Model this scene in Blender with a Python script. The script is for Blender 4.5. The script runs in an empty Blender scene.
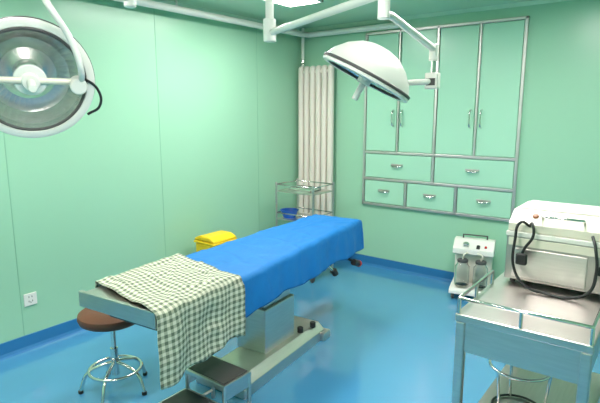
import bpy, bmesh, math
from mathutils import Vector, Matrix, noise
scene=bpy.context.scene
COL=scene.collection
# ---------------------------------------------------------------- materials
def srgb(r,g,b):
    def c(v):
        v/=255.0
        return v/12.92 if v<=.04045 else ((v+.055)/1.055)**2.4
    return (c(r),c(g),c(b),1)
def mat(name,col,rough=.5,metal=0.0,var=.04,scale=6,bump=0,bscale=60,coat=0,trans=0,stretch=None,ior=1.45,emit=0,emcol=None,spec=None):
    m=bpy.data.materials.new(name);m.use_nodes=True
    nt=m.node_tree;b=nt.nodes['Principled BSDF']
    b.inputs['Roughness'].default_value=rough
    b.inputs['Metallic'].default_value=metal
    b.inputs['Coat Weight'].default_value=coat
    b.inputs['Coat Roughness'].default_value=.1
    b.inputs['Transmission Weight'].default_value=trans
    b.inputs['IOR'].default_value=ior
    if spec is not None: b.inputs['Specular IOR Level'].default_value=spec
    tc=nt.nodes.new('ShaderNodeTexCoord');mp=nt.nodes.new('ShaderNodeMapping')
    if stretch: mp.inputs['Scale'].default_value=stretch
    nt.links.new(tc.outputs['Object'],mp.inputs[0])
    n=nt.nodes.new('ShaderNodeTexNoise');n.inputs['Scale'].default_value=scale;n.inputs['Detail'].default_value=3
    nt.links.new(mp.outputs[0],n.inputs['Vector'])
    mx=nt.nodes.new('ShaderNodeMix');mx.data_type='RGBA'
    mx.inputs['A'].default_value=tuple(max(0,c*(1-var)) for c in col[:3])+(1,)
    mx.inputs['B'].default_value=tuple(min(1,c*(1+var)) for c in col[:3])+(1,)
    nt.links.new(n.outputs['Fac'],mx.inputs['Factor'])
    nt.links.new(mx.outputs['Result'],b.inputs['Base Color'])
    if bump:
        n2=nt.nodes.new('ShaderNodeTexNoise');n2.inputs['Scale'].default_value=bscale
        nt.links.new(mp.outputs[0],n2.inputs['Vector'])
        bp=nt.nodes.new('ShaderNodeBump');bp.inputs['Strength'].default_value=bump;bp.inputs['Distance'].default_value=.01
        nt.links.new(n2.outputs['Fac'],bp.inputs['Height']);nt.links.new(bp.outputs[0],b.inputs['Normal'])
    if emit:
        b.inputs['Emission Color'].default_value=emcol or col
        b.inputs['Emission Strength'].default_value=emit
    return m
WALL=srgb(155,201,172)
M_wall=mat('wall_green_panel',WALL,.28,var=.015,scale=.8,bump=.03,bscale=3)
M_ceil=mat('ceiling_green',srgb(192,220,194),.22,var=.015,scale=.8)
M_seam=mat('panel_seam',srgb(138,187,158),.5)
M_floor=mat('floor_blue_vinyl',srgb(72,140,182),.16,var=.06,scale=1.5,bump=.02,bscale=5,coat=1.0)
M_base=mat('baseboard_blue',srgb(42,112,166),.35)
M_door=mat('cabinet_green',srgb(166,212,186),.26,var=.01)
M_steel=mat('brushed_steel',(.66,.60,.58,1),.33,1,var=.12,scale=8,stretch=(1,1,12))
M_steeld=mat('brushed_steel_dark',(.46,.42,.40,1),.38,1,var=.12,scale=8,stretch=(12,1,1))
M_trim=mat('trim_steel',(.66,.60,.60,1),.38,.9,var=.08)
M_chrome=mat('chrome',(.78,.74,.73,1),.14,1,var=.03)
M_dark=mat('black_rubber',(.015,.015,.016,1),.5)
M_grey=mat('dark_grey_plastic',(.07,.065,.065,1),.5)
M_white=mat('white_enamel',srgb(228,224,218),.3,coat=.2)
M_cream=mat('cream_enamel',srgb(224,216,200),.38)
M_rad=mat('radiator_white',srgb(226,214,204),.38)
M_blue=mat('drape_blue',srgb(10,110,182),.6,var=.08,scale=9,bump=.25,bscale=25)
M_brown=mat('stool_vinyl_brown',srgb(104,66,50),.45,var=.2,bump=.1,spec=.3)
M_yellow=mat('yellow_plastic',srgb(238,196,30),.4)
M_red=mat('red_plastic',srgb(190,30,25),.4)
M_bluepl=mat('blue_plastic',srgb(20,90,190),.4)
M_glass=mat('jar_glass',(.95,.97,.97,1),.03,trans=1,var=.01)
M_refl=mat('lamp_reflector',(.82,.80,.79,1),.25,1,var=.15,scale=30)
M_lampglass=mat('lamp_frosted_glass',(.78,.78,.74,1),.2,var=.05,coat=.4)
M_panel=mat('panel_light',(1,1,1,1),.5,emit=36,emcol=(1,.97,.93,1))
M_label=mat('label_brown',srgb(150,90,60),.5)
def gingham():
    m=bpy.data.materials.new('gingham_cloth');m.use_nodes=True
    nt=m.node_tree;b=nt.nodes['Principled BSDF'];b.inputs['Roughness'].default_value=.9
    uv=nt.nodes.new('ShaderNodeUVMap');uv.uv_map='UVMap'
    sp=nt.nodes.new('ShaderNodeSeparateXYZ');nt.links.new(uv.outputs[0],sp.inputs[0])
    outs=[]
    for k in ('X','Y'):
        a=nt.nodes.new('ShaderNodeMath');a.operation='MULTIPLY';a.inputs[1].default_value=1/.03
        nt.links.new(sp.outputs[k],a.inputs[0])
        f=nt.nodes.new('ShaderNodeMath');f.operation='FRACT';nt.links.new(a.outputs[0],f.inputs[0])
        g=nt.nodes.new('ShaderNodeMath');g.operation='GREATER_THAN';g.inputs[1].default_value=.5
        nt.links.new(f.outputs[0],g.inputs[0]);outs.append(g)
    s=nt.nodes.new('ShaderNodeMath');s.operation='ADD'
    nt.links.new(outs[0].outputs[0],s.inputs[0]);nt.links.new(outs[1].outputs[0],s.inputs[1])
    h=nt.nodes.new('ShaderNodeMath');h.operation='MULTIPLY';h.inputs[1].default_value=.5
    nt.links.new(s.outputs[0],h.inputs[0])
    r=nt.nodes.new('ShaderNodeValToRGB');r.color_ramp.interpolation='CONSTANT'
    e=r.color_ramp.elements
    e[0].position=0;e[0].color=srgb(210,207,190)
    e[1].position=.4;e[1].color=srgb(164,168,148)
    x=e.new(.8);x.color=srgb(98,108,92)
    nt.links.new(h.outputs[0],r.inputs[0]);nt.links.new(r.outputs[0],b.inputs['Base Color'])
    return m
M_ging=gingham()
# ---------------------------------------------------------------- helpers
def empty(name,loc=(0,0,0),rz=0):
    e=bpy.data.objects.new(name,None);COL.objects.link(e);e.location=loc;e.rotation_euler=(0,0,rz)
    e.empty_display_size=.1
    return e
def link(name,me,m,parent,smooth=False):
    o=bpy.data.objects.new(name,me);COL.objects.link(o)
    if m:me.materials.append(m)
    if parent:o.parent=parent
    if smooth:
        for p in me.polygons:p.use_smooth=True
    return o
def box(name,x0,x1,y0,y1,z0,z1,m,parent=None,bev=0,seg=2):
    bm=bmesh.new();bmesh.ops.create_cube(bm,size=1)
    bmesh.ops.scale(bm,vec=(x1-x0,y1-y0,z1-z0),verts=bm.verts)
    bmesh.ops.translate(bm,vec=((x0+x1)/2,(y0+y1)/2,(z0+z1)/2),verts=bm.verts)
    if bev:
        bmesh.ops.bevel(bm,geom=bm.edges[:],offset=bev,segments=seg,affect='EDGES',profile=.5)
    me=bpy.data.meshes.new(name);bm.to_mesh(me);bm.free()
    return link(name,me,m,parent,bool(bev) and seg>2)
def prism(name,pts,axis,a0,a1,m,parent=None,bev=0):
    bm=bmesh.new()
    def mk(p,a):
        if axis=='x':return (a,p[0],p[1])
        if axis=='y':return (p[0],a,p[1])
        return (p[0],p[1],a)
    A=[bm.verts.new(mk(p,a0)) for p in pts];B=[bm.verts.new(mk(p,a1)) for p in pts]
    bm.faces.new(A);bm.faces.new(B[::-1]);n=len(pts)
    for i in range(n): bm.faces.new((A[i],B[i],B[(i+1)%n],A[(i+1)%n]))
    bmesh.ops.recalc_face_normals(bm,faces=bm.faces)
    if bev:bmesh.ops.bevel(bm,geom=bm.edges[:],offset=bev,segments=2,affect='EDGES',profile=.5)
    me=bpy.data.meshes.new(name);bm.to_mesh(me);bm.free()
    return link(name,me,m,parent)
def lathe(name,prof,m,parent=None,seg=48,loc=(0,0,0),rot=None,smooth=True):
    bm=bmesh.new();rings=[]
    for r,z in prof:
        if r<1e-6: rings.append([bm.verts.new((0,0,z))])
        else: rings.append([bm.verts.new((r*math.cos(2*math.pi*i/seg),r*math.sin(2*math.pi*i/seg),z)) for i in range(seg)])
    for a,b in zip(rings,rings[1:]):
        for i in range(seg):
            j=(i+1)%seg
            if len(a)==1 and len(b)==1: continue
            if len(a)==1: bm.faces.new((a[0],b[i],b[j]))
            elif len(b)==1: bm.faces.new((a[i],b[0],a[j]))
            else: bm.faces.new((a[i],b[i],b[j],a[j]))
    bmesh.ops.recalc_face_normals(bm,faces=bm.faces)
    M=Matrix.Translation(loc)
    if rot is not None: M=M@rot.to_4x4()
    bm.transform(M)
    me=bpy.data.meshes.new(name);bm.to_mesh(me);bm.free()
    o=link(name,me,m,parent,smooth)
    if smooth:
        md=o.modifiers.new('es','EDGE_SPLIT');md.split_angle=math.radians(40)
    return o
def tube(name,pts,r,m,parent=None,smooth=False,cyclic=False,res=12):
    cu=bpy.data.curves.new(name,'CURVE');cu.dimensions='3D';cu.bevel_depth=r;cu.bevel_resolution=4;cu.use_fill_caps=True;cu.resolution_u=res
    if smooth:
        s=cu.splines.new('BEZIER');s.bezier_points.add(len(pts)-1)
        for q,p in zip(s.bezier_points,pts): q.co=p;q.handle_left_type=q.handle_right_type='AUTO'
    else:
        s=cu.splines.new('POLY');s.points.add(len(pts)-1)
        for q,p in zip(s.points,pts): q.co=(*p,1)
    s.use_cyclic_u=cyclic
    t=bpy.data.objects.new('tmp',cu);COL.objects.link(t)
    bpy.context.view_layer.update()
    me=bpy.data.meshes.new_from_object(t.evaluated_get(bpy.context.evaluated_depsgraph_get()))
    bpy.data.objects.remove(t);bpy.data.curves.remove(cu)
    me.name=name
    return link(name,me,m,parent,True)
def cyl(name,p,q,r,m,parent=None,bev=None,seg=32):
    p=Vector(p);q=Vector(q);d=q-p;L=d.length
    b=bev if bev is not None else min(r*.15,.004)
    prof=[(0,0),(r-b,0),(r,b),(r,L-b),(r-b,L),(0,L)]
    return lathe(name,prof,m,parent,seg,p,d.to_track_quat('Z','Y').to_matrix())
def ring(name,c,R,r,m,parent=None,n=40,axis='z'):
    P=[]
    for i in range(n):
        a=2*math.pi*i/n;u=R*math.cos(a);v=R*math.sin(a)
        P.append({'z':(c[0]+u,c[1]+v,c[2]),'x':(c[0],c[1]+u,c[2]+v),'y':(c[0]+u,c[1],c[2]+v)}[axis])
    return tube(name,P,r,m,parent,cyclic=True)
# ---------------------------------------------------------------- room
RX,RY,H=4.4,-5.4,2.48
box('floor',-.1,RX+.1,RY-.1,.1,-.1,0,M_floor)
box('ceiling',-.1,RX+.1,RY-.1,.1,H,H+.1,M_ceil)
box('wall_left',-.1,0,RY-.1,.1,0,H,M_wall)
box('wall_back',0,RX,0,.1,0,H,M_wall)
box('wall_right',RX,RX+.1,RY-.1,.1,0,H,M_wall)
box('wall_front',0,RX,RY-.1,RY,0,H,M_wall)
hb=.1
def bprof(s): return [(0,0),(s*.035,0),(s*.022,.008),(s*.014,.025),(s*.012,hb),(0,hb)]
prism('baseboard_left',bprof(1),'y',RY,0,M_base)
prism('baseboard_right',[(RX-a,b) for a,b in bprof(1)],'y',RY,0,M_base)
prism('baseboard_back',bprof(-1),'x',0,RX,M_base)
prism('baseboard_front',[(RY+a,b) for a,b in bprof(1)],'x',0,RX,M_base)
for i,y in enumerate((-4.32,-3.12,-1.92,-.72)):
    box('trim_%d'%(i+1),0,.002,y-.0025,y+.0025,hb,H,M_seam)
prism('trim_5',[(0,H),(.03,H),(0,H-.03)],'y',RY,0,M_ceil)
prism('trim_6',[(0,H),(-.03,H),(0,H-.03)],'x',0,RX,M_ceil)
# ceiling lights
def panel(name,x0,x1,y0,y1):
    e=empty(name,((x0+x1)/2,(y0+y1)/2,H))
    w=(x1-x0)/2;l=(y1-y0)/2
    box('diffuser',-w+.015,w-.015,-l+.015,l-.015,-.012,-.004,M_panel,e)
    for k,(a,b,c,d) in enumerate(((-w,w,-l,-l+.018),(-w,w,l-.018,l),(-w,-w+.018,-l,l),(w-.018,w,-l,l))):
        box('frame_%d'%k,a,b,c,d,-.016,0,M_white,e)
panel('ceiling_light',.68,1.02,-2.3,-1.05)
panel('ceiling_light.001',2.5,2.9,-2.3,-1.12)
panel('ceiling_light.002',.7,1.04,-4.7,-3.5)
panel('ceiling_light.003',2.5,2.9,-4.7,-3.5)
# ---------------------------------------------------------------- wall cabinet
e=empty('wall_cabinet',(.82,0,0))
W=1.51;z0,z1=.655,2.367;zm,zd=1.2,.93
box('back_panel',0,W,-.006,0,z0,z1,M_door,e)
t=.024
def strip(n,a,b,c,d): box(n,a,b,-.03,-.006,c,d,M_trim,e,.003)
strip('frame_left',0,t,z0,z1);strip('frame_right',W-t,W,z0,z1);strip('frame_top',0,W,z1-t,z1);strip('frame_bottom',0,W,z0,z0+t)
strip('rail_mid',t,W-t,zm-t/2,zm+t/2);strip('rail_low',t,W-t,zd-t/2,zd+t/2)
for k in (1,2,3):
    w=t/2 if k==2 else t/3
    strip('stile_%d'%k,W*k/4-w,W*k/4+w,zm,z1)
strip('stile_drawer_top',W/2-t/2,W/2+t/2,zd,zm)
for k in (1,2): strip('stile_drawer_%d'%k,W*k/3-t/2-.02,W*k/3+t/2-.02,z0,zd)
for k in range(4):
    a=W*k/4+(t if k in(0,) else t/2)+.006;b=W*(k+1)/4-(t if k==3 else t/2)-.006
    box('door_panel_%d'%(k+1),a,b,-.022,-.006,zm+t/2+.006,z1-t-.006,M_door,e,.004)
    hx=b-.03 if k%2==0 else a+.03
    tube('door_handle_%d'%(k+1),[(hx,-.02,1.46),(hx,-.05,1.475),(hx,-.057,1.54),(hx,-.05,1.605),(hx,-.02,1.62)],.008,M_chrome,e,True)
def drawer(n,a,b,c,d):
    box('drawer_'+n,a,b,-.022,-.006,c,d,M_door,e,.004)
    x=(a+b)/2;z=(c+d)/2+.015
    tube('drawer_handle_'+n,[(x-.06,-.02,z),(x-.045,-.045,z-.006),(x,-.055,z-.01),(x+.045,-.045,z-.006),(x+.06,-.02,z)],.008,M_chrome,e,True)
    box('drawer_handle_plate_'+n,x-.065,x+.065,-.026,-.02,z-.01,z+.014,M_steeld,e,.002)
g=.006
drawer('1',t+g,W/2-t/2-g,zd+t/2+g,zm-t/2-g);drawer('2',W/2+t/2+g,W-t-g,zd+t/2+g,zm-t/2-g)
xs=[t/2,W/3-.02,2*W/3-.02,W-t/2]
for k in range(3): drawer(str(k+3),xs[k]+t/2+g,xs[k+1]-t/2-g,z0+t+g,zd-t/2-g)
# ---------------------------------------------------------------- radiator + pipes
e=empty('column_radiator',(.05,-.1,0))
n=6
for k in range(n):
    x=.035+k*.076
    box('column_%d'%(k+1),x-.031,x+.031,-.035,.035,.42,2.08,M_rad,e,.028,5)
tube('header_top',[(.02,0,2.02),(.43,0,2.02)],.02,M_rad,e);tube('header_bottom',[(.02,0,.48),(.43,0,.48)],.02,M_rad,e)
box('bracket_1',.05,.08,.03,.1,1.8,1.84,M_rad,e);box('bracket_2',.05,.08,.03,.1,.6,.64,M_rad,e)
box('bracket_3',.36,.39,.03,.1,1.8,1.84,M_rad,e)
tube('riser',[(.03,.03,2.02),(.03,.03,2.478)],.016,M_white,e)
cyl('valve',(.03,.03,2.10),(.03,.03,2.15),.025,M_chrome,e)
e=empty('heating_pipe',(0,0,0))
tube('run_left',[(.13,-5.3,2.40),(.13,-.16,2.40),(.16,-.07,2.40),(1.2,-.07,2.40)],.028,M_white,e)
for k,y in enumerate((-4.2,-3,-1.8,-.6)):
    tube('hanger_%d'%k,[(.13,y,2.40),(.13,y,2.48)],.008,M_trim,e)
# ---------------------------------------------------------------- outlet
e=empty('wall_outlet',(0,-3.06,.345))
box('plate',0,.009,-.043,.043,-.043,.043,M_white,e,.003)
for k,(y,z) in enumerate(((-.01,.018),(.01,.018),(0,-.02),(-.012,-.012),(.012,-.012))):
    box('slot_%d'%k,.008,.0098,y-.002,y+.002,z-.006,z+.006,M_dark,e)
# ---------------------------------------------------------------- operating table
TH=math.radians(6)
T=empty('operating_table',(1.41,-2.27,0),TH)
zt=.78;hw=.245;L0,L1=-1.10,1.05
prism('base_plate',[(-.17,0),(.17,0),(.17,.07),(.12,.115),(-.12,.115),(-.17,.07)],'y',-.40,.52,M_steel,T,.004)
box('base_foot_bar_front',-.2,.17,-.42,-.32,0,.06,M_steel,T,.01)
box('base_foot_bar_rear',-.2,.2,.46,.56,0,.06,M_steel,T,.01)
for k,(x,y) in enumerate(((.1,.3),(.13,.42))):
    cyl('pedal_%d'%k,(x,y,.11),(x,y,.15),.02,M_dark,T)
box('column_lower',-.14,.085,-.09,.25,.11,.40,M_steel,T,.008)
box('column_upper',-.12,.065,-.07,.23,.40,.56,M_steel,T,.008)
box('column_cap',-.15,.10,-.14,.28,.56,.60,M_grey,T,.01)
cyl('tilt_bearing',(-.03,-.12,.60),(-.03,.26,.60),.045,M_dark,T)
box('side_rail_right',.205,.22,-.95,.50,.655,.685,M_steel,T,.003)
box('side_rail_left',-.25,-.235,-.95,.50,.655,.685,M_steel,T,.003)
box('frame_under',-.19,.17,-1.0,.90,.63,.69,M_grey,T,.01)
for k,(a,b,ww) in enumerate(((-1.08,-.45,.24),(-.44,.15,.22),(.16,.72,.20),(.73,1.02,.175))):
    box('mattress_%d'%(k+1),-ww-.015,ww-.015,a+.02,b,.70,.765,M_grey,T,.02,4)
box('foot_tray',-hw,hw,L0,-.9,.715,.775,M_steel,T,.008)
box('foot_tray_rim',-hw-.005,hw+.005,L0-.01,L0+.01,.71,.785,M_steel,T,.004)
tube('crank_rod',[(.16,.70,.63),(.20,.86,.50),(.22,.9,.48)],.01,M_dark,T)
cyl('crank_knob',(.22,.88,.48),(.22,.96,.45),.025,M_dark,T)
cyl('crank_cap',(.22,.96,.45),(.22,.985,.44),.026,M_red,T)
tube('lever_rod',[(.16,.45,.62),(.22,.55,.50)],.009,M_chrome,T)
cyl('lever_knob',(.22,.55,.51),(.23,.57,.47),.022,M_dark,T)
def drapery(name,parent,m,hw,ya,yb,hangR,hangL,hangB,top,amp,wave,step=.0125,seed=0,flare=.05,edge=None,skew=0,taper=None,cf=.1):
    """cloth laid over a slab: p lateral arclength, q longitudinal arclength"""
    rr=.028
    np_=int((2*hw+hangL+hangR)/step);nq=int((yb-ya+hangB)/step)
    bm=bmesh.new();grid=[];uvs={}
    for j in range(nq+1):
        q=ya+(yb-ya+hangB)*j/nq;row=[]
        for i in range(np_+1):
            s=i/np_
            hr=hangR*(1+ (edge(q) if edge else 0))
            p=-hw-hangL+(2*hw+hangL+hr)*s
            dp=max(0,abs(p)-hw);dq=max(0,q-yb)
            sg=1 if p>0 else -1
            def prof(d):
                if d<=0:return 0,0
                a=min(d/rr,math.pi/2)
                if a<math.pi/2: return rr*math.sin(a),rr*(1-math.cos(a))
                return rr,rr+(d-rr*math.pi/2)
            ox,dz1=prof(dp);oy,dz2=prof(dq)
            x=(max(-hw,min(hw,p)))
            if taper: x=x*(1-taper[0]*max(0,min(1,(q-ya)/(yb-ya))))+taper[1]*max(0,min(1,(q-ya)/(yb-ya)))
            x+=sg*ox;y=min(q,yb)+oy
            dz=max(dz1,dz2)
            fl=min(dp,dq)*cf
            x+=sg*(fl+flare*dp);y+=fl+flare*dq
            w=wave*min(1,dp/.12)*(math.sin(q*17+seed+1.3*math.sin(q*5))+.5*math.sin(q*41+seed*2))
            x+=sg*w
            y+=wave*min(1,dq/.12)*math.sin(p*24+seed)
            nz=noise.noise(Vector((p*5,q*4,seed)))*amp+noise.noise(Vector((p*13+4,q*9,seed+3)))*amp*.5
            cre=abs(noise.noise(Vector((p*3+q*2,q*5-p,seed+9))))
            nz+=amp*.8*(max(0,.12-cre)/.12)
            z=top-dz+ (nz if dz<.02 else nz*.3)
            if dp>0.05: x+=sg*nz*.8
            y2=y-skew*max(-hw-.05,min(hw,p))
            v=bm.verts.new((x,y2,z));row.append(v);uvs[v]=(p,q)
        grid.append(row)
    uvl=bm.loops.layers.uv.new('UVMap')
    for j in range(nq):
        for i in range(np_):
            f=bm.faces.new((grid[j][i],grid[j][i+1],grid[j+1][i+1],grid[j+1][i]));f.smooth=True
            for l in f.loops:l[uvl].uv=uvs[l.vert]
    me=bpy.data.meshes.new(name);bm.to_mesh(me);bm.free()
    o=link(name,me,m,parent,True)
    sd=o.modifiers.new('sol','SOLIDIFY');sd.thickness=.003;sd.offset=1
    return o
drapery('blue_drape',T,M_blue,.25,-.62,1.03,.215,.18,.22,.775,.006,.006,seed=2,flare=.05,edge=lambda q:.06+.10*q+.04*math.sin(q*9)+.02*math.sin(q*19),taper=(.26,-.015),cf=.02)
drapery('checkered_cloth',T,M_ging,.255,-1.065,-.51,.33,.12,0,.794,.013,.013,seed=5,flare=.0,edge=lambda q:.05*math.sin(q*6+1)+.04*math.sin(q*23),skew=.25)
# ---------------------------------------------------------------- stool
S=empty('round_stool',(.935,-3.03,0))
lathe('seat',[(0,.425),(.16,.425),(.176,.435),(.184,.457),(.18,.477),(.16,.49),(.08,.496),(0,.497)],M_brown,S)
lathe('seat_plate',[(0,.41),(.1,.41),(.1,.425),(0,.425)],M_chrome,S)
cyl('post_upper',(0,0,.22),(0,0,.41),.014,M_chrome,S);cyl('post_lower',(0,0,.09),(0,0,.26),.022,M_chrome,S)
ring('foot_ring',(0,0,.13),.145,.009,M_chrome,S)
for k in range(5):
    a=2*math.pi*k/5+.3;c,s=math.cos(a),math.sin(a)
    tube('leg_%d'%(k+1),[(0.01*c,.01*s,.17),(.08*c,.08*s,.155),(.15*c,.15*s,.12),(.19*c,.19*s,.035),(.195*c,.195*s,.01)],.010,M_chrome,S,True)
    cyl('foot_%d'%(k+1),(.195*c,.195*s,0),(.195*c,.195*s,.02),.014,M_dark,S)
# ---------------------------------------------------------------- step stool
P=empty('double_step_stool',(1.60,-2.845,0),math.radians(0))
def tread(n,x0,x1,y0,y1,z):
    box(n,x0,x1,y0,y1,z-.028,z-.004,M_steel,P,.004)
    box(n+'_mat',x0+.015,x1-.015,y0+.015,y1-.015,z-.004,z,M_grey,P,.001)
tread('tread_upper',-.15,.15,-.10,.10,.26)
tread('tread_lower',-.15,.15,-.28,-.09,.15)
for k,(x,y,z) in enumerate(((-.14,.09,.24),(.14,.09,.24),(-.14,-.09,.24),(.14,-.09,.24),(-.14,-.27,.13),(.14,-.27,.13))):
    cyl('leg_%d'%(k+1),(x,y,0),(x,y,z),.011,M_steel,P)
for k,x in enumerate((-.14,.14)):
    tube('stretcher_%d'%k,[(x,-.27,.05),(x,.09,.05)],.008,M_steel,P)
    box('side_plate_%d'%k,x-.004,x+.004,-.1,.1,.17,.24,M_steel,P)
    box('side_plate_low_%d'%k,x-.004,x+.004,-.28,-.1,.07,.13,M_steel,P)
# ---------------------------------------------------------------- suction machine
E=empty('suction_machine',(2.08,-.27,0),math.radians(12))
prism('base_tray',[(-.14,.05),(.13,.05),(.13,.12),(-.12,.10),(-.14,.08)],'x',-.17,.17,M_white,E,.006)
box('pump_housing',-.155,.155,.03,.13,.11,.44,M_cream,E,.012,3)
prism('console',[(-.03,.38),(.14,.38),(.14,.50),(.06,.50),(-.03,.43)],'x',-.17,.17,M_white,E,.008)
for k,x in enumerate((-.075,.075)):
    lathe('jar_%d'%k,[(0,.112),(.052,.112),(.06,.122),(.06,.29),(.045,.31),(.042,.325),(.036,.325),(.04,.305),(.054,.285),(.054,.127),(0,.122)],M_glass,E,loc=(x,-.07,0))
    cyl('jar_cap_%d'%k,(x,-.07,.325),(x,-.07,.35),.045,M_grey,E)
    cyl('jar_liquid_band_%d'%k,(x,-.07,.128),(x,-.07,.139),.050,M_grey,E)
    tube('hose_%d'%k,[(x,-.07,.35),(x+.01,-.075,.39),(x*.6,-.04,.40),(x*.6,0,.39)],.006,M_cream,E,True)
cyl('gauge',(-.06,-.0,.475),(-.06,-.02,.455),.028,M_chrome,E);cyl('gauge_face',(-.06,-.02,.4552),(-.06,-.0215,.4537),.024,M_white,E)
cyl('knob',(.04,.0,.462),(.04,-.022,.44),.015,M_dark,E)
cyl('switch',(.1,.0,.462),(.1,-.012,.45),.01,M_red,E)
tube('top_handle',[(-.1,.1,.49),(-.1,.1,.53),(.1,.1,.53),(.1,.1,.49)],.008,M_grey,E)
for k,(x,y) in enumerate(((-.14,-.11),(.14,-.11),(-.14,.1),(.14,.1))):
    cyl('caster_%d'%k,(x-.012,y,.025),(x+.012,y,.025),.025,M_grey,E);cyl('caster_stem_%d'%k,(x,y,.03),(x,y,.06),.008,M_chrome,E)
# ---------------------------------------------------------------- instrument mini cart
E=empty('instrument_cart',(.54,-.65,0))
a,b=.22,.17
box('top_shelf',-a,a,-b,b,.835,.85,M_steel,E,.003)
box('lower_shelf',-a,a,-b,b,.56,.575,M_steel,E,.003)
box('bottom_shelf',-a,a,-b,b,.2,.215,M_steel,E,.003)
for k,(x,y) in enumerate(((-a,-b),(a,-b),(-a,b),(a,b))):
    cyl('post_%d'%k,(x,y,.06),(x,y,.93),.011,M_steel,E)
    cyl('caster_%d'%k,(x-.01,y,.03),(x+.01,y,.03),.03,M_grey,E)
for z,nm in ((.91,'upper'),(.63,'lower')):
    tube('rail_'+nm,[(-a,-b,z),(-a,b,z),(a,b,z),(a,-b,z)],.006,M_chrome,E,cyclic=True)
E2=empty('blue_basin',(.40,-.715,.5752))
lathe('bowl',[(0,0),(.06,0),(.085,.07),(.092,.07),(.092,.076),(.08,.076),(.056,.006),(0,.006)],M_bluepl,E2)
E2=empty('instrument_tray',(.54,-.65,.85))
box('tray_base',-.13,.13,-.09,.09,0,.006,M_chrome,E2)
for k,(p,q,r,s) in enumerate(((-.13,.13,-.09,-.085),(-.13,.13,.085,.09),(-.13,-.125,-.09,.09),(.125,.13,-.09,.09))): box('tray_side_%d'%k,p,q,r,s,0,.03,M_chrome,E2)
# ---------------------------------------------------------------- yellow bin
E=empty('medical_waste_bin',(.28,-1.60,0))
prism('body',[(-.12,-.13),(.12,-.13),(.12,.13),(-.12,.13)],'z',0,.50,M_yellow,E,.02)
box('rim',-.13,.13,-.14,.14,.49,.515,M_yellow,E,.010,3)
prism('lid',[(-.13,.515),(.13,.515),(.12,.535),(.06,.56),(-.06,.56),(-.12,.535)],'y',-.135,.135,M_yellow,E,.012)
box('pedal',-.05,.05,-.17,-.13,.01,.03,M_dark,E)
# ---------------------------------------------------------------- steel work table (right)
E=empty('steel_work_table',(2.82,-2.76,0))
w,d,zt=.46,.92,.85
box('top',0,w,0,d,zt-.03,zt,M_steel,E,.004)
box('apron_front',.02,w-.02,.012,.022,zt-.15,zt-.03,M_steel,E)
box('apron_left',.012,.022,.02,d-.02,zt-.15,zt-.03,M_steel,E)
box('apron_right',w-.022,w-.012,.02,d-.02,zt-.15,zt-.03,M_steel,E)
box('apron_back',.02,w-.02,d-.022,d-.012,zt-.15,zt-.03,M_steel,E)
box('shelf',.02,w-.02,.02,d-.02,.33,.345,M_steeld,E,.003)
for k,(x,y) in enumerate(((.02,.02),(w-.02,.02),(.02,d-.02),(w-.02,d-.02))):
    box('leg_%d'%k,x-.017,x+.017,y-.017,y+.017,.06,zt-.03,M_steel,E,.005)
    cyl('caster_%d'%k,(x-.012,y,.035),(x+.012,y,.035),.035,M_grey,E)
zr=zt+.06
tube('guard_rail',[(.01,.42,zr),(.01,.01,zr),(w-.01,.01,zr),(w-.01,.42,zr)],.007,M_chrome,E)
for k,(x,y) in enumerate(((.01,.01),(w-.01,.01),(.01,.21),(.01,.42),(w-.01,.42),(w/2,.01))):
    cyl('rail_post_%d'%k,(x,y,zt),(x,y,zr),.007,M_chrome,E)
E2=empty('basin_stand_ring',(2.99,-2.42,.345))
ring('ring',(0,0,.2),.12,.006,M_chrome,E2)
for k in range(3):
    c,s=math.cos(k*2.094),math.sin(k*2.094)
    tube('leg_%d'%k,[(.12*c,.12*s,.2),(.10*c,.10*s,.006)],.006,M_chrome,E2)
ring('ring_low',(0,0,.008),.10,.005,M_dark,E2)
# ---------------------------------------------------------------- steriliser
E=empty('sterilizer',(2.86,-2.27,.85))
for k,(x,y) in enumerate(((.03,.03),(.39,.03),(.03,.33),(.39,.33))): cyl('foot_%d'%k,(x,y,0),(x,y,.02),.012,M_dark,E)
box('body',0,.42,0,.36,.02,.22,M_steeld,E,.005)
box('body_top_trim',-.004,.424,-.004,.364,.215,.235,M_white,E,.003)
prism('lid',[(.01,.235),(.35,.235),(.35,.32),(.09,.32),(.01,.27)],'x',.0,.42,M_cream,E,.004)
box('lid_top_plate',.02,.40,.11,.34,.32,.327,M_white,E,.002)
box('front_band',.01,.41,-.006,0,.175,.21,M_cream,E,.002)
box('front_door',.03,.32,-.005,0,.035,.165,M_steel,E,.002)
cyl('knob',(.37,-.000,.12),(.37,-.02,.12),.018,M_dark,E)
cyl('indicator',(.10,.06,.295),(.10,.052,.308),.012,M_label,E)
tube('handle',[(.13,.06,.295),(.13,.02,.31),(.29,.02,.31),(.29,.06,.295)],.006,M_chrome,E)
E=empty('power_cable',(2.92,-2.31,.87))
tube('loop_1',[(.03,.05,.245),(.0,.0,.265),(-.01,-.02,.2),(.0,-.02,.05),(.05,-.03,-.0),(.13,-.04,-.012),(.22,-.04,-.01),(.28,-.03,.02),(.30,-.02,.1),(.29,-.02,.2),(.27,.03,.238)],.006,M_dark,E,True)
tube('loop_2',[(.03,.05,.245),(.05,.0,.265),(.06,-.02,.22),(.03,-.025,.16),(.02,-.02,.13)],.006,M_dark,E,True)
box('plug',-.0,.045,-.04,-.015,.09,.14,M_dark,E,.008,3)
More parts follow.
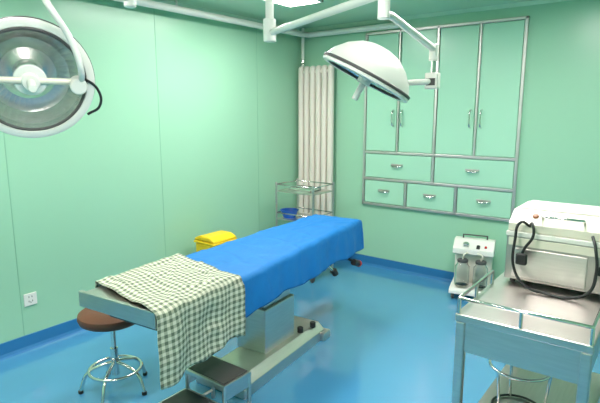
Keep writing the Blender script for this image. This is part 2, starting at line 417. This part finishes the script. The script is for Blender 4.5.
# ---------------------------------------------------------------- surgical lights
def lamp_head(E,c,n,R=.2,pre=''):
    q=Vector(n).normalized().to_track_quat('Z','Y').to_matrix()
    c=Vector(c)
    def X(p): return tuple(c+q@Vector(p))
    s=R/.2
    lathe(pre+'shell',[(0,-.125*s),(.05*s,-.122*s),(.09*s,-.110*s),(.14*s,-.078*s),(.18*s,-.035*s),(.198*s,0),(.2*s,.02*s),(.192*s,.025*s)],M_white,E,64,c,q)
    lathe(pre+'rim',[(.2*s,.0),(.206*s,.003),(.206*s,.012),(.2*s,.014)],M_grey,E,64,c,q)
    lathe(pre+'bezel',[(.2*s,.012),(.204*s,.016),(.203*s,.026),(.196*s,.03),(.178*s,.028),(.174*s,.018)],M_white,E,64,c,q)
    lathe(pre+'bezel_seal',[(.176*s,.026),(.172*s,.029),(.166*s,.026),(.17*s,.016)],M_grey,E,64,c,q)
    lathe(pre+'reflector',[(.172*s,.018),(.16*s,-.005*s),(.13*s,-.045*s),(.09*s,-.075*s),(.05*s,-.085*s),(0,-.087*s)],M_refl,E,40,c,q,smooth=False)
    cyl(pre+'bulb_housing',X((0,0,-.085)),X((0,0,.0)),.04,M_refl,E)
    cyl(pre+'bulb_cap',X((0,0,0)),X((0,0,.02)),.055,M_lampglass,E)
    tube(pre+'crossbar',[X((-.165,0,.018)),X((.165,0,.018))],.012,M_cream,E)
    cyl(pre+'handle_base',X((0,0,.015)),X((0,0,.045)),.03,M_white,E)
    cyl(pre+'handle',X((0,0,.045)),X((0,0,.12)),.014,M_white,E)
    return X
E=empty('surgical_light',(0,0,0))
PX,PY=1.64,-2.44
lathe('ceiling_canopy',[(0,2.478),(.11,2.478),(.11,2.45),(.06,2.43),(.03,2.42),(0,2.42)],M_white,E,40,(PX,PY,0))
cyl('spindle',(PX,PY,1.99),(PX,PY,2.44),.022,M_white,E)
cyl('hub_low',(PX,PY,1.965),(PX,PY,2.08),.034,M_white,E)
cyl('hub_high',(PX,PY,2.2),(PX,PY,2.30),.034,M_white,E)
# right branch
J=(2.53,-2.85,2.02);K=(2.53,-2.385,1.87)
tube('arm_right',[(PX,PY,2.01),(J[0],J[1],2.02)],.017,M_white,E)
cyl('joint_right',(J[0],J[1],1.93),(J[0],J[1],2.06),.022,M_white,E)
tube('spring_arm_right',[(J[0],J[1],1.95),(J[0],J[1]+.06,1.95),K],.015,M_white,E)
cyl('joint_head_right',(K[0],K[1],K[2]-.05),(K[0],K[1],K[2]+.02),.02,M_white,E)
tube('drop_right',[(K[0],K[1],K[2]),(K[0],K[1],1.73)],.010,M_chrome,E)
box('control_box',K[0]-.03,K[0]+.03,K[1]-.02,K[1]+.02,1.70,1.77,M_white,E,.006)
box('control_face',K[0]-.02,K[0]+.02,K[1]-.023,K[1]-.02,1.715,1.745,M_grey,E)
c2=(2.31,-2.572,1.76);n2=(-.40,-.24,-.88)
X=lamp_head(E,c2,n2,.205,'right_')
tube('yoke_right',[(K[0],K[1],1.735),(2.51,-2.415,1.73),(2.45,-2.465,1.725),(2.40,-2.495,1.71)],.013,M_white,E,True)
# left branch
EL=(1.455,-3.158,2.08)
tube('arm_left',[(PX,PY,2.25),(EL[0],EL[1],2.25)],.018,M_white,E)
cyl('joint_left',(EL[0],EL[1],2.05),(EL[0],EL[1],2.29),.026,M_white,E)
tube('spring_arm_left',[(EL[0],EL[1],2.08),(1.52,-3.35,2.14),(1.60,-3.63,2.13)],.017,M_white,E)
cyl('joint_head_left',(1.60,-3.63,2.02),(1.60,-3.63,2.16),.022,M_white,E)
c1=(1.562,-3.665,1.715);n1=(.87,-.36,-.32)
X=lamp_head(E,c1,n1,.21,'left_')
tube('yoke_left',[(1.60,-3.63,2.05),X((.06,.28,.05)),X((.13,.16,.07)),X((.16,.06,.07)),X((.165,.0,.03))],.011,M_white,E,True)
cyl('yoke_block_left',X((.155,-.01,.0)),X((.155,-.01,.05)),.03,M_white,E)
tube('cable_left',[X((.17,.02,.03)),X((.22,-.02,.03)),X((.23,-.09,.02)),X((.19,-.13,.0))],.005,M_dark,E,True)
# ---------------------------------------------------------------- camera, world
cam=bpy.data.cameras.new('camera');co=bpy.data.objects.new('camera',cam);COL.objects.link(co)
co.location=(3.445,-4.555,1.6)
F=Vector((-.5953219,.7843077,-.1745083))
co.rotation_euler=F.to_track_quat('-Z','Y').to_euler()
cam.sensor_width=36;cam.lens=36*505/600;cam.clip_start=.02
scene.camera=co
w=bpy.data.worlds.new('world');scene.world=w;w.use_nodes=True
w.node_tree.nodes['Background'].inputs[0].default_value=(.6,.8,.75,1);w.node_tree.nodes['Background'].inputs[1].default_value=.3
scene.view_settings.view_transform='Standard'
